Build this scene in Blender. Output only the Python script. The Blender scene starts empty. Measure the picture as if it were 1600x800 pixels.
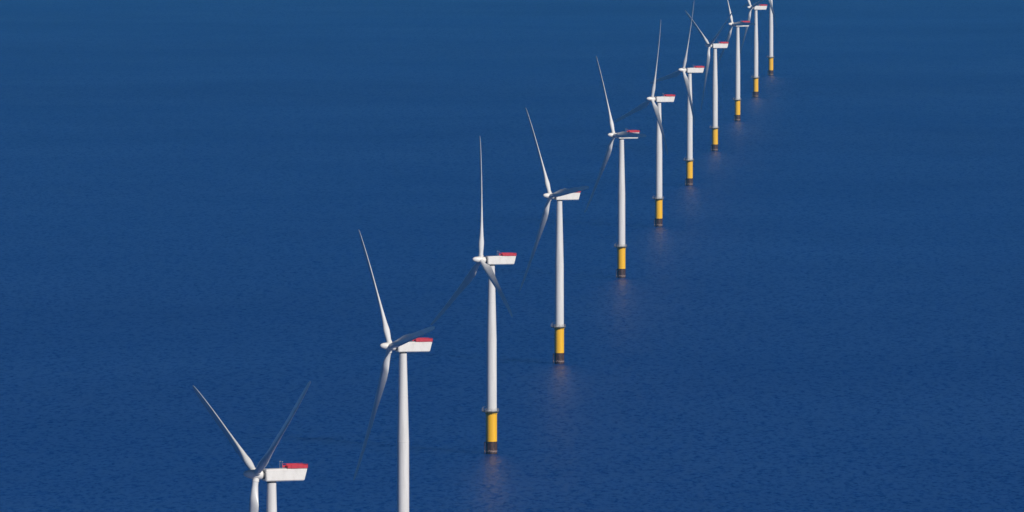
import bpy, bmesh, math, random
from mathutils import Vector, Matrix
R = math.radians
random.seed(4)
S = bpy.context.scene

# ------------------------------------------------------------------ camera
cam = bpy.data.cameras.new('camera')
cam.lens = 330.75
cam.sensor_width = 36.0
cam.clip_start = 1.0
cam.clip_end = 120000.0
cam_ob = bpy.data.objects.new('camera', cam)
S.collection.objects.link(cam_ob)
cam_ob.location = (0, 0, 285)
cam_ob.rotation_euler = (R(90 - 2.8274), 0, 0)
S.camera = cam_ob

# ------------------------------------------------------------------ sky, sun, exposure
SUN_EL, SUN_AZ = 34.0, 40.0            # azimuth: degrees to the right of straight behind the camera
sun_dir = Vector((math.sin(R(SUN_AZ)) * math.cos(R(SUN_EL)), -math.cos(R(SUN_AZ)) * math.cos(R(SUN_EL)), math.sin(R(SUN_EL))))
W = bpy.data.worlds.new('World')
S.world = W
W.use_nodes = True
nt = W.node_tree
sky = nt.nodes.new('ShaderNodeTexSky')
sky.sky_type = 'NISHITA'
sky.sun_disc = False
sky.sun_elevation = R(SUN_EL)
sky.sun_rotation = math.atan2(sun_dir.x, sun_dir.y)
sky.altitude = 0
sky.air_density = 0.32
sky.dust_density = 0.0
sky.ozone_density = 10.0
nt.links.new(sky.outputs[0], nt.nodes['Background'].inputs[0])
nt.nodes['Background'].inputs[1].default_value = 0.075

sl = bpy.data.lights.new('sun', 'SUN')
sl.energy = 5.0
sl.angle = R(0.5)
sl.color = (1.0, 0.94, 0.86)
so = bpy.data.objects.new('sun', sl)
S.collection.objects.link(so)
so.rotation_euler = (-sun_dir).to_track_quat('-Z', 'Y').to_euler()
so.location = (500, -500, 900)

S.view_settings.view_transform = 'Standard'
S.view_settings.look = 'None'
S.view_settings.gamma = 1.0
S.view_settings.use_curve_mapping = False
S.view_settings.exposure = -0.22
S.cycles.volume_bounces = 1
S.cycles.max_bounces = 6

# ------------------------------------------------------------------ materials
def new_mat(name):
    m = bpy.data.materials.new(name)
    m.use_nodes = True
    t = m.node_tree
    return m, t, t.nodes['Principled BSDF']

def N(t, kind, **kw):
    n = t.nodes.new(kind)
    for k, v in kw.items():
        setattr(n, k, v)
    return n

def math_node(t, op, a, b=None):
    n = N(t, 'ShaderNodeMath', operation=op)
    for i, v in enumerate((a, b)):
        if v is None: continue
        if isinstance(v, (int, float)): n.inputs[i].default_value = v
        else: t.links.new(v, n.inputs[i])
    return n.outputs[0]

def noise(t, vec, scale, detail=3.0, rough=0.55, mapping=None):
    if mapping:
        mp = N(t, 'ShaderNodeMapping')
        mp.inputs['Scale'].default_value = mapping[0]
        mp.inputs['Rotation'].default_value = mapping[1]
        t.links.new(vec, mp.inputs['Vector'])
        vec = mp.outputs[0]
    n = N(t, 'ShaderNodeTexNoise')
    n.inputs['Scale'].default_value = scale
    n.inputs['Detail'].default_value = detail
    n.inputs['Roughness'].default_value = rough
    t.links.new(vec, n.inputs['Vector'])
    return n

def ramp(t, fac, stops):
    r = N(t, 'ShaderNodeValToRGB')
    e = r.color_ramp.elements
    while len(e) < len(stops): e.new(0.5)
    for el, (p, c) in zip(e, stops):
        el.position = p
        el.color = (*c, 1)
    t.links.new(fac, r.inputs[0])
    return r.outputs[0]

def paint(name, col, dirty, rough=0.4, streak=(1.2, 1.2, 0.08), amount=(0.45, 0.75)):
    """gloss paint with faint vertical weather streaks"""
    m, t, b = new_mat(name)
    tc = N(t, 'ShaderNodeTexCoord')
    n = noise(t, tc.outputs['Object'], 1.0, 5, 0.6, (streak, (0, 0, 0)))
    c = ramp(t, n.outputs['Fac'], [(amount[0], col), (amount[1], dirty)])
    t.links.new(c, b.inputs['Base Color'])
    n2 = noise(t, tc.outputs['Object'], 0.7, 4)
    rr = math_node(t, 'MULTIPLY_ADD', n2.outputs['Fac'], 0.25)
    rr.node.inputs[2].default_value = rough - 0.12
    t.links.new(rr, b.inputs['Roughness'])
    return m

M_tower = paint('tower_paint', (0.72, 0.71, 0.69), (0.60, 0.585, 0.56), 0.42)
M_shell = paint('nacelle_gelcoat', (0.76, 0.74, 0.70), (0.66, 0.635, 0.59), 0.38, (0.5, 0.5, 0.25))
M_blade = paint('blade_gelcoat', (0.70, 0.70, 0.69), (0.58, 0.575, 0.56), 0.35, (0.6, 0.6, 0.2))
M_yellow = paint('yellow_marine_paint', (0.88, 0.49, 0.010), (0.74, 0.36, 0.02), 0.45, (1.0, 1.0, 0.12), (0.5, 0.85))
M_red = paint('red_deck_paint', (0.53, 0.028, 0.048), (0.40, 0.022, 0.038), 0.5, (1.5, 1.5, 1.5))
M_steel = paint('galvanised_steel', (0.36, 0.36, 0.37), (0.24, 0.23, 0.22), 0.5, (2, 2, 2))
M_deck = paint('dark_grating', (0.10, 0.095, 0.095), (0.06, 0.055, 0.05), 0.7, (2, 2, 2))
M_dark = paint('dark_rubber_seal', (0.06, 0.06, 0.065), (0.045, 0.045, 0.05), 0.6, (1, 1, 1))

def growth_material():
    """splash zone of the pile: rust, weed and a pale blotchy band just above the waterline"""
    m, t, b = new_mat('weathered_splash_zone')
    tc = N(t, 'ShaderNodeTexCoord')
    n = noise(t, tc.outputs['Object'], 0.9, 6, 0.65, ((1, 1, 0.45), (0, 0, 0)))
    c = ramp(t, n.outputs['Fac'], [(0.34, (0.016, 0.011, 0.014)), (0.50, (0.036, 0.018, 0.018)), (0.66, (0.12, 0.050, 0.034))])
    sep = N(t, 'ShaderNodeSeparateXYZ')
    t.links.new(tc.outputs['Object'], sep.inputs[0])
    wob = math_node(t, 'MULTIPLY_ADD', n.outputs['Fac'], 2.2)
    t.links.new(sep.outputs['Z'], wob.node.inputs[2])
    band = ramp(t, math_node(t, 'MULTIPLY', wob, 0.2), [(0.38, (0, 0, 0)), (0.44, (1, 1, 1)), (0.50, (1, 1, 1)), (0.56, (0, 0, 0))])
    n3 = noise(t, tc.outputs['Object'], 1.7, 4)
    f = math_node(t, 'MULTIPLY', band, math_node(t, 'MULTIPLY', n3.outputs['Fac'], 1.5))
    mx = N(t, 'ShaderNodeMix', data_type='RGBA')
    t.links.new(f, mx.inputs['Factor'])
    t.links.new(c, mx.inputs['A'])
    mx.inputs['B'].default_value = (0.30, 0.22, 0.19, 1)
    t.links.new(mx.outputs['Result'], b.inputs['Base Color'])
    b.inputs['Roughness'].default_value = 0.55
    bp = N(t, 'ShaderNodeBump')
    bp.inputs['Distance'].default_value = 0.15
    bp.inputs['Strength'].default_value = 0.7
    t.links.new(n3.outputs['Fac'], bp.inputs['Height'])
    t.links.new(bp.outputs[0], b.inputs['Normal'])
    return m
M_growth = growth_material()

def sea_material():
    m, t, b = new_mat('sea_water')
    g = N(t, 'ShaderNodeNewGeometry')
    P = g.outputs['Position']
    # slopes of the wind sea: several wave lengths, each noise colour channel pair used as a slope field
    def slopes(scale, amp, detail, mapping):
        n = noise(t, P, scale, detail, 0.6, mapping)
        s = N(t, 'ShaderNodeVectorMath', operation='SUBTRACT')
        t.links.new(n.outputs['Color'], s.inputs[0])
        s.inputs[1].default_value = (0.5, 0.5, 0.5)
        k = N(t, 'ShaderNodeVectorMath', operation='MULTIPLY')
        t.links.new(s.outputs[0], k.inputs[0])
        k.inputs[1].default_value = (amp, amp, 0)
        return k.outputs[0]
    layers = [
        slopes(1 / 2.2, 0.55, 2, ((0.8, 1.0, 1), (0, 0, R(12)))),
        slopes(1 / 1.9, 0.9, 2, ((1.0, 0.25, 1), (0, 0, R(-8)))),
        slopes(1 / 5.5, 0.17, 2, ((1.2, 0.4, 1), (0, 0, R(5)))),
    ]
    acc = None
    for l in layers:
        if acc is None: acc = l; continue
        a = N(t, 'ShaderNodeVectorMath', operation='ADD')
        t.links.new(acc, a.inputs[0]); t.links.new(l, a.inputs[1])
        acc = a.outputs[0]
    up = N(t, 'ShaderNodeVectorMath', operation='ADD')
    t.links.new(acc, up.inputs[0])
    up.inputs[1].default_value = (0, 0, 1)
    nm = N(t, 'ShaderNodeVectorMath', operation='NORMALIZE')
    t.links.new(up.outputs[0], nm.inputs[0])
    t.links.new(nm.outputs[0], b.inputs['Normal'])
    # body colour of the water: deep blue, faint broad patches of plankton and sediment
    big = noise(t, P, 1 / 900.0, 4, 0.5, ((0.6, 1, 1), (0, 0, R(20))))
    c = ramp(t, big.outputs['Fac'], [(0.35, (0.0004, 0.031, 0.165)), (0.65, (0.0004, 0.037, 0.185))])
    t.links.new(c, b.inputs['Base Color'])
    # ruffled and smoother patches
    cat = noise(t, P, 1 / 300.0, 5, 0.6, ((0.8, 0.6, 1), (0, 0, R(6))))
    rr = math_node(t, 'MULTIPLY_ADD', cat.outputs['Fac'], 0.15)
    rr.node.inputs[2].default_value = 0.30
    t.links.new(rr, b.inputs['Roughness'])
    b.inputs['IOR'].default_value = 1.333
    # light that enters the water spreads sideways for metres before it leaves again
    b.subsurface_method = 'BURLEY'
    b.inputs['Subsurface Weight'].default_value = 1.0
    b.inputs['Subsurface Radius'].default_value = (0.4, 0.8, 1.0)
    b.inputs['Subsurface Scale'].default_value = 70.0
    b.inputs['Specular IOR Level'].default_value = 0.5
    return m
M_sea = sea_material()

# ------------------------------------------------------------------ mesh helpers
def link(name, me, parent=None, matrix=None):
    o = bpy.data.objects.new(name, me)
    S.collection.objects.link(o)
    if parent is not None: o.parent = parent
    if matrix is not None: o.matrix_local = matrix
    return o

def finish(bm, name, mat, smooth=True, sharp=35):
    bmesh.ops.remove_doubles(bm, verts=bm.verts, dist=1e-4)
    bmesh.ops.recalc_face_normals(bm, faces=bm.faces)
    me = bpy.data.meshes.new(name)
    bm.to_mesh(me); bm.free()
    for p in me.polygons: p.use_smooth = smooth
    if smooth and sharp: me.set_sharp_from_angle(angle=R(sharp))
    me.materials.append(mat)
    return me

def lathe(bm, prof, seg=40, axis='Z', centre=(0, 0, 0), cap=True):
    """prof: (radius, height) pairs"""
    rings = []
    for r, h in prof:
        ring = []
        for k in range(seg):
            a = 2 * math.pi * k / seg
            if axis == 'Z': v = (r * math.cos(a), r * math.sin(a), h)
            else: v = (h, r * math.cos(a), r * math.sin(a))
            ring.append(bm.verts.new(Vector(v) + Vector(centre)))
        rings.append(ring)
    for a, b in zip(rings, rings[1:]):
        for k in range(seg):
            bm.faces.new((a[k], a[(k + 1) % seg], b[(k + 1) % seg], b[k]))
    if cap:
        bm.faces.new(rings[0]); bm.faces.new(rings[-1])

def tube(bm, a, b, r, seg=8):
    a, b = Vector(a), Vector(b)
    d = (b - a).normalized()
    u = d.orthogonal().normalized(); v = d.cross(u)
    ra = [bm.verts.new(a + r * (u * math.cos(2 * math.pi * k / seg) + v * math.sin(2 * math.pi * k / seg))) for k in range(seg)]
    rb = [bm.verts.new(x.co + (b - a)) for x in ra]
    for k in range(seg):
        bm.faces.new((ra[k], ra[(k + 1) % seg], rb[(k + 1) % seg], rb[k]))
    bm.faces.new(ra); bm.faces.new(rb)

def ring_tube(bm, pts, r):
    for a, b in zip(pts, pts[1:] + pts[:1]): tube(bm, a, b, r, 6)

def box(bm, lo, hi, bevel=0):
    b2 = bmesh.new()
    bmesh.ops.create_cube(b2, size=1)
    for v in b2.verts:
        v.co = Vector([(lo[i] + hi[i]) / 2 + v.co[i] * (hi[i] - lo[i]) for i in range(3)])
    if bevel: bmesh.ops.bevel(b2, geom=b2.edges, offset=bevel, segments=2, affect='EDGES')
    me = bpy.data.meshes.new('tmp'); b2.to_mesh(me); b2.free()
    bm.from_mesh(me); bpy.data.meshes.remove(me)

# ------------------------------------------------------------------ setting
def build_sea():
    bm = bmesh.new()
    xs = [-20000, -6000, -2000, -800, -200, 200, 800, 2000, 6000, 20000]
    ys = [-8000, -2000, 0, 2000, 3000, 4000, 5000, 6500, 8000, 10000, 13000, 18000, 25000, 34000]
    grid = [[bm.verts.new((x, y, 0)) for x in xs] for y in ys]
    for j in range(len(ys) - 1):
        for i in range(len(xs) - 1):
            bm.faces.new((grid[j][i], grid[j][i + 1], grid[j + 1][i + 1], grid[j + 1][i]))
    o = link('sea', finish(bm, 'sea', M_sea, False))
    o['kind'] = 'structure'
build_sea()

HAZE = 1.4e-5
def build_haze():
    m = bpy.data.materials.new('haze_air')
    m.use_nodes = True
    t = m.node_tree
    t.nodes.remove(t.nodes['Principled BSDF'])
    v = t.nodes.new('ShaderNodeVolumePrincipled')
    v.inputs['Color'].default_value = (0.10, 0.62, 1.0, 1)
    v.inputs['Density'].default_value = HAZE
    v.inputs['Anisotropy'].default_value = 0.0
    t.links.new(v.outputs[0], t.nodes['Material Output'].inputs['Volume'])
    bm = bmesh.new()
    box(bm, (-20500, -8500, -1.0), (20500, 34500, 300))
    o = link('haze', finish(bm, 'haze', m, False))
    o['kind'] = 'stuff'
if HAZE: build_haze()

# ------------------------------------------------------------------ one turbine: meshes of its parts
HUB_Z = 83.5
YAW = R(23)
TILT = R(5)
PLAT_Z = 18.3

def mesh_pile():
    bm = bmesh.new()
    lathe(bm, [(2.42, -6), (2.42, 5.35)], 48)
    lathe(bm, [(2.50, 5.05), (2.50, 5.32)], 48)
    return finish(bm, 'pile', M_growth)

def mesh_transition():
    bm = bmesh.new()
    lathe(bm, [(2.34, 5.2), (2.34, 17.2), (2.50, 17.25), (2.50, 17.6), (2.34, 17.65), (2.34, 18.12)], 48)
    return finish(bm, 'transition_piece', M_yellow)

def mesh_tower():
    bm = bmesh.new()
    prof = [(2.36, PLAT_Z + 0.12), (2.36, 18.75), (2.24, 18.8)]
    z0 = 18.8
    def rad(z):
        if z < 49: return 2.24 - 0.06 * (z - 18.8) / 30
        return 2.18 - 0.80 * (z - 49) / (81 - 49)
    for zs in (33.5, 49.0, 65.5):          # welded flange seams
        prof += [(rad(zs - .13), zs - .13), (rad(zs) + .035, zs - .10), (rad(zs) + .035, zs + .10), (rad(zs + .13), zs + .13)]
    prof += [(rad(80.6), 80.6), (rad(81.0) + .02, 80.75), (1.40, 81.1)]
    lathe(bm, prof, 56)
    return finish(bm, 'tower', M_tower)

PC = Vector((-0.55, 0, 0))
def plat_pts(r, z, n=16):
    return [Vector((r * math.cos(2 * math.pi * (k + .5) / n), r * math.sin(2 * math.pi * (k + .5) / n), z)) + PC for k in range(n)]

def mesh_platform():
    bm = bmesh.new()
    top = [bm.verts.new(p) for p in plat_pts(3.75, PLAT_Z + 0.12)]
    bot = [bm.verts.new(p) for p in plat_pts(3.75, PLAT_Z - 0.18)]
    bm.faces.new(top); bm.faces.new(bot)
    for k in range(16):
        bm.faces.new((top[k], top[(k + 1) % 16], bot[(k + 1) % 16], bot[k]))
    for k in range(8):                      # brackets under the deck
        a = 2 * math.pi * k / 8
        d = Vector((math.cos(a), math.sin(a), 0))
        tube(bm, d * 2.3 + Vector((0, 0, 17.1)), d * 3.05 + Vector((0, 0, PLAT_Z - 0.15)), 0.09, 6)
    return finish(bm, 'platform', M_deck, False)

def mesh_railing():
    bm = bmesh.new()
    for h in (0.16, 0.62, 1.12):
        ring_tube(bm, plat_pts(3.68, PLAT_Z + 0.12 + h), 0.05 if h < 1 else 0.06)
    for p in plat_pts(3.68, PLAT_Z + 0.12):
        tube(bm, p, p + Vector((0, 0, 1.12)), 0.055, 6)
    # small davit crane of the platform
    tube(bm, (-3.7, -0.9, PLAT_Z + .1), (-3.7, -0.9, PLAT_Z + 1.9), 0.09)
    tube(bm, (-3.7, -0.9, PLAT_Z + 1.9), (-2.7, -1.5, PLAT_Z + 2.2), 0.07)
    return finish(bm, 'railing', M_steel)

def mesh_landing():
    """two fender tubes with stubs and ladder rungs, on the left of the pile"""
    bm = bmesh.new()
    for y in (-0.75, 0.75):
        tube(bm, (-3.0, y, -4), (-3.0, y, 5.0), 0.19, 12)
        for z in (0.9, 4.7):
            tube(bm, (-3.0, y, z), (-2.2, y, z), 0.14, 10)
    return finish(bm, 'boat_landing', M_growth)

def mesh_ladder():
    bm = bmesh.new()
    for y in (-0.28, 0.28):
        tube(bm, (-2.62, y, 0.5), (-2.62, y, PLAT_Z - 0.2), 0.045, 6)
    z = 0.8
    while z < PLAT_Z - 0.4:
        tube(bm, (-2.62, -0.28, z), (-2.62, 0.28, z), 0.025, 5); z += 0.45
    for z in (4.0, 8.0, 12.0, 16.0):
        for y in (-0.28, 0.28): tube(bm, (-2.62, y, z), (-2.3, y, z), 0.035, 5)
    return finish(bm, 'ladder', M_yellow)

def mesh_nacelle():
    bm = bmesh.new()
    z0, z1 = 81.65, 85.35
    hw = 1.95
    prof = [(-2.45, z0 + .05), (-2.45, z1 - .15), (10.75, z1), (9.75, z0)]
    a = [bm.verts.new((x, -hw, z)) for x, z in prof]
    b = [bm.verts.new((x, hw, z)) for x, z in prof]
    bm.faces.new(a); bm.faces.new(b)
    for k in range(4): bm.faces.new((a[k], a[(k + 1) % 4], b[(k + 1) % 4], b[k]))
    bmesh.ops.recalc_face_normals(bm, faces=bm.faces)
    bmesh.ops.bevel(bm, geom=bm.edges, offset=0.22, segments=3, affect='EDGES')
    return finish(bm, 'nacelle', M_shell, True, 40)

def mesh_seam():
    """dark gasket round the front bulkhead, neck to the hub, and the underside gap above the tower"""
    bm = bmesh.new()
    lathe(bm, [(1.2, -3.2), (1.2, -2.40)], 32, 'X', (0, 0, HUB_Z))
    lathe(bm, [(1.30, 81.0), (1.30, 81.7)], 32)
    return finish(bm, 'yaw_bearing', M_dark)

def mesh_hatch():
    bm = bmesh.new()
    for sy in (-1, 1):
        y0, y1 = sorted((sy * 1.952, sy * 1.985))
        box(bm, (-1.98, y0, 81.95), (-1.90, y1, 85.0))       # vertical shell joint
        box(bm, (-1.90, y0, 84.60), (10.2, y1, 84.66))       # roof joint
    return finish(bm, 'shell_joint', M_shell, False)

def mesh_hoist():
    """red helicopter hoist deck: floor, solid side panels, posts, open front"""
    bm = bmesh.new()
    x0, x1, zb, h = 4.35, 10.70, 85.30, 1.10
    hw = 1.98
    box(bm, (x0 + .9, -hw, zb + .14), (x1, hw, zb + .26))
    for sy in (-1, 1):
        y0, y1 = sorted((sy * hw, sy * (hw + .06)))
        box(bm, (x0 + 1.3, y0, zb + .02), (x1 - 1.4, y1, zb + h))
        box(bm, (x1 - 1.3, y0, zb + .02), (x1, y1, zb + h - .1))
        box(bm, (x0 + .1, y0, zb + .10), (x0 + 1.12, y1, zb + h - .35))
        for x in (x0, x0 + 1.2, x0 + 3.1, x1 - 1.35, x1):
            tube(bm, (x, sy * (hw + .05), zb), (x, sy * (hw + .05), zb + h + .12), 0.07, 6)
        tube(bm, (x0, sy * (hw + .03), zb + h + .08), (x1, sy * (hw + .03), zb + h + .08), 0.06, 6)
    box(bm, (x1, -hw, zb + .02), (x1 + .06, hw, zb + h))
    box(bm, (x0 + .84, -hw + .05, zb + .02), (x0 + .9, hw - .05, zb + h - .4))
    return finish(bm, 'hoist_platform', M_red, True, 30)

def mesh_mast():
    bm = bmesh.new()
    for y in (-0.9, 0.9):
        tube(bm, (3.0, y, 85.1), (3.0, y, 87.3), 0.045, 6)
        box(bm, (2.88, y - .18, 87.25), (3.2, y + .18, 87.42))
    tube(bm, (3.0, -0.9, 86.9), (3.0, 0.9, 86.9), 0.035, 6)
    return finish(bm, 'weather_mast', M_steel)

def mesh_hub():
    bm = bmesh.new()
    prof = [(0.02, -3.90), (0.30, -3.86), (0.56, -3.70), (0.78, -3.42), (0.98, -3.0), (1.16, -2.45), (1.31, -1.7), (1.42, -0.9), (1.46, 0.2), (1.46, 1.2), (1.40, 1.7), (1.28, 1.9)]
    lathe(bm, prof, 40, 'X')
    for k in range(3):                       # blade collars
        th = 2 * math.pi * k / 3
        M = Matrix.Rotation(th, 4, 'X')
        b2 = bmesh.new()
        lathe(b2, [(1.04, 0.8), (1.04, 2.0)], 32)
        lathe(b2, [(1.10, 1.85), (1.10, 2.12)], 32)
        b2.transform(M)
        me = bpy.data.meshes.new('tmp'); b2.to_mesh(me); b2.free(); bm.from_mesh(me); bpy.data.meshes.remove(me)
    return finish(bm, 'rotor_hub', M_shell, True, 40)

def lerp_table(tab, x):
    for (a, va), (b, vb) in zip(tab, tab[1:]):
        if x <= b:
            f = (x - a) / (b - a)
            return va + (vb - va) * f
    return tab[-1][1]

RT = 53.5
CONE, PREBEND = R(1.7), 1.6
def mesh_blade():
    """airfoil loft along +Z; leading edge towards -Y, suction side towards +X (downwind)"""
    chord = [(0, 1.95), (3.5, 1.98), (6, 2.5), (9, 3.5), (12, 3.95), (16, 3.7), (25, 2.85), (36, 2.55), (46, 2.05), (51, 1.55), (53, 0.95), (53.5, 0.12)]
    thick = [(0, 1.0), (3.5, 1.0), (6, 0.84), (9, 0.56), (12, 0.41), (16, 0.33), (25, 0.25), (36, 0.20), (53.5, 0.16)]
    twist = [(0, 20), (6, 20), (10, 17), (16, 12.5), (25, 8), (36, 4), (46, 1.5), (53.5, 0)]
    PITCH = 2.0
    n = 28
    bm = bmesh.new()
    rs = [2.0, 3.0, 3.5, 4.2, 5, 6, 7, 8, 9, 10, 11, 12, 13, 14.5, 16, 18, 20, 22.5, 25, 28, 31, 34, 37, 40, 43, 46, 48.5, 50.5, 52, 52.8, 53.3, 53.5]
    rings = []
    for r in rs:
        c, tk = lerp_table(chord, r), lerp_table(thick, r)
        tw = R(lerp_table(twist, r) + PITCH)
        blend = min(1, max(0, (r - 3.5) / 7.0)); blend = blend * blend * (3 - 2 * blend)
        ring = []
        for k in range(n):
            a = 2 * math.pi * k / n
            xc = 0.5 * (1 + math.cos(a))                 # 1 = trailing edge, 0 = leading
            yt = 5 * tk * (0.2969 * math.sqrt(xc) - 0.126 * xc - 0.3516 * xc**2 + 0.2843 * xc**3 - 0.1036 * xc**4)
            camber = 0.03 * 4 * xc * (1 - xc)
            s = 1 if a <= math.pi else -1
            ax, ay = (xc - 0.32) * c, (s * yt + camber) * c
            cx, cy = 0.5 * c * math.cos(a), 0.5 * c * math.sin(a)
            px = cx + (ax - cx) * blend; py = cy + (ay - cy) * blend
            # chordwise px: + = trailing = +Y ; py: + = suction = +X
            X = py * math.cos(tw) + px * math.sin(tw)
            Y = px * math.cos(tw) - py * math.sin(tw)
            off = -(PREBEND * (r / RT) ** 2.3 + math.sin(CONE) * r)
            ring.append(bm.verts.new((X + off, Y, r)))
        rings.append(ring)
    for a, b in zip(rings, rings[1:]):
        for k in range(n):
            bm.faces.new((a[k], a[(k + 1) % n], b[(k + 1) % n], b[k]))
    bm.faces.new(rings[0]); bm.faces.new(rings[-1])
    return finish(bm, 'blade', M_blade, True, 60)

ME = dict(pile=mesh_pile(), transition_piece=mesh_transition(), tower=mesh_tower(), platform=mesh_platform(), railing=mesh_railing(),
          boat_landing=mesh_landing(), ladder=mesh_ladder(), nacelle=mesh_nacelle(), yaw_bearing=mesh_seam(), shell_joint=mesh_hatch(),
          hoist_platform=mesh_hoist(), weather_mast=mesh_mast(), rotor_hub=mesh_hub(), blade=mesh_blade())

def make_turbine(x, y, theta, label, yaw=0.0, pitch=0.0):
    t = bpy.data.objects.new('wind_turbine', None)
    S.collection.objects.link(t)
    t.location = (x, y, 0)
    t['label'] = label
    t['category'] = 'wind turbine'
    t['group'] = 'row of offshore wind turbines'
    for n in ('pile', 'transition_piece', 'tower', 'boat_landing', 'ladder'):
        link(n, ME[n], t)
    p = link('platform', ME['platform'], t)
    link('railing', ME['railing'], p)
    Y = Matrix.Rotation(YAW + R(yaw), 4, 'Z')
    nac = link('nacelle', ME['nacelle'], t, Y)
    for n in ('yaw_bearing', 'shell_joint', 'hoist_platform', 'weather_mast'):
        link(n, ME[n], nac)
    C = Y @ Matrix.Translation((-5.0, 0, HUB_Z + 0.2)) @ Matrix.Rotation(TILT, 4, 'Y')
    hub = link('rotor_hub', ME['rotor_hub'], t, C @ Matrix.Rotation(R(theta), 4, 'X'))
    for k in range(3):
        link('blade', ME['blade'], t, C @ Matrix.Rotation(R(theta + 120 * k), 4, 'X') @ Matrix.Rotation(R(pitch), 4, 'Z'))
    return t

TURBINES = [
    (-71.0, 2770.9, -64, 'nearest wind turbine, lowest in the row, two blades raised in a wide V'),
    (-39.6, 3411.5, -40, 'second nearest wind turbine, its long white tower running off the bottom edge'),
    (-8.8, 4043.6, -5, 'nearest wind turbine whose whole yellow base is in view, one blade pointing straight up'),
    (23.6, 4683.6, -36.5, 'wind turbine with blade leaning left, standing just behind the nearest whole yellow-based one'),
    (64.2, 5511.9, -31, 'fifth nearest wind turbine, a level dark blade crossing its nacelle and red deck'),
    (96.3, 6162.0, 12, 'wind turbine with blade leaning slightly right, just behind the one with a level dark blade'),
    (128.5, 6803.6, 18, 'wind turbine whose upright blade tip crosses the left blade of the turbine behind it'),
    (161.0, 7458.7, -60, 'distant wind turbine with one blade slanting far left and one hanging straight down'),
    (195.3, 8140.7, -31, 'third farthest wind turbine, a level dark blade crossing its nacelle near the top edge'),
    (227.4, 8771.9, -45, 'second farthest wind turbine, its red deck close below the top edge'),
    (260.0, 9444.8, 12, 'farthest wind turbine, only its tower, lower blade and yellow base in view'),
]
for x, y, th, lab in TURBINES:
    make_turbine(x, y, th, lab, yaw={2770.9: 0.4, 3411.5: -2.0}.get(y, random.uniform(-0.8, 0.8)), pitch=random.uniform(-0.8, 0.8))
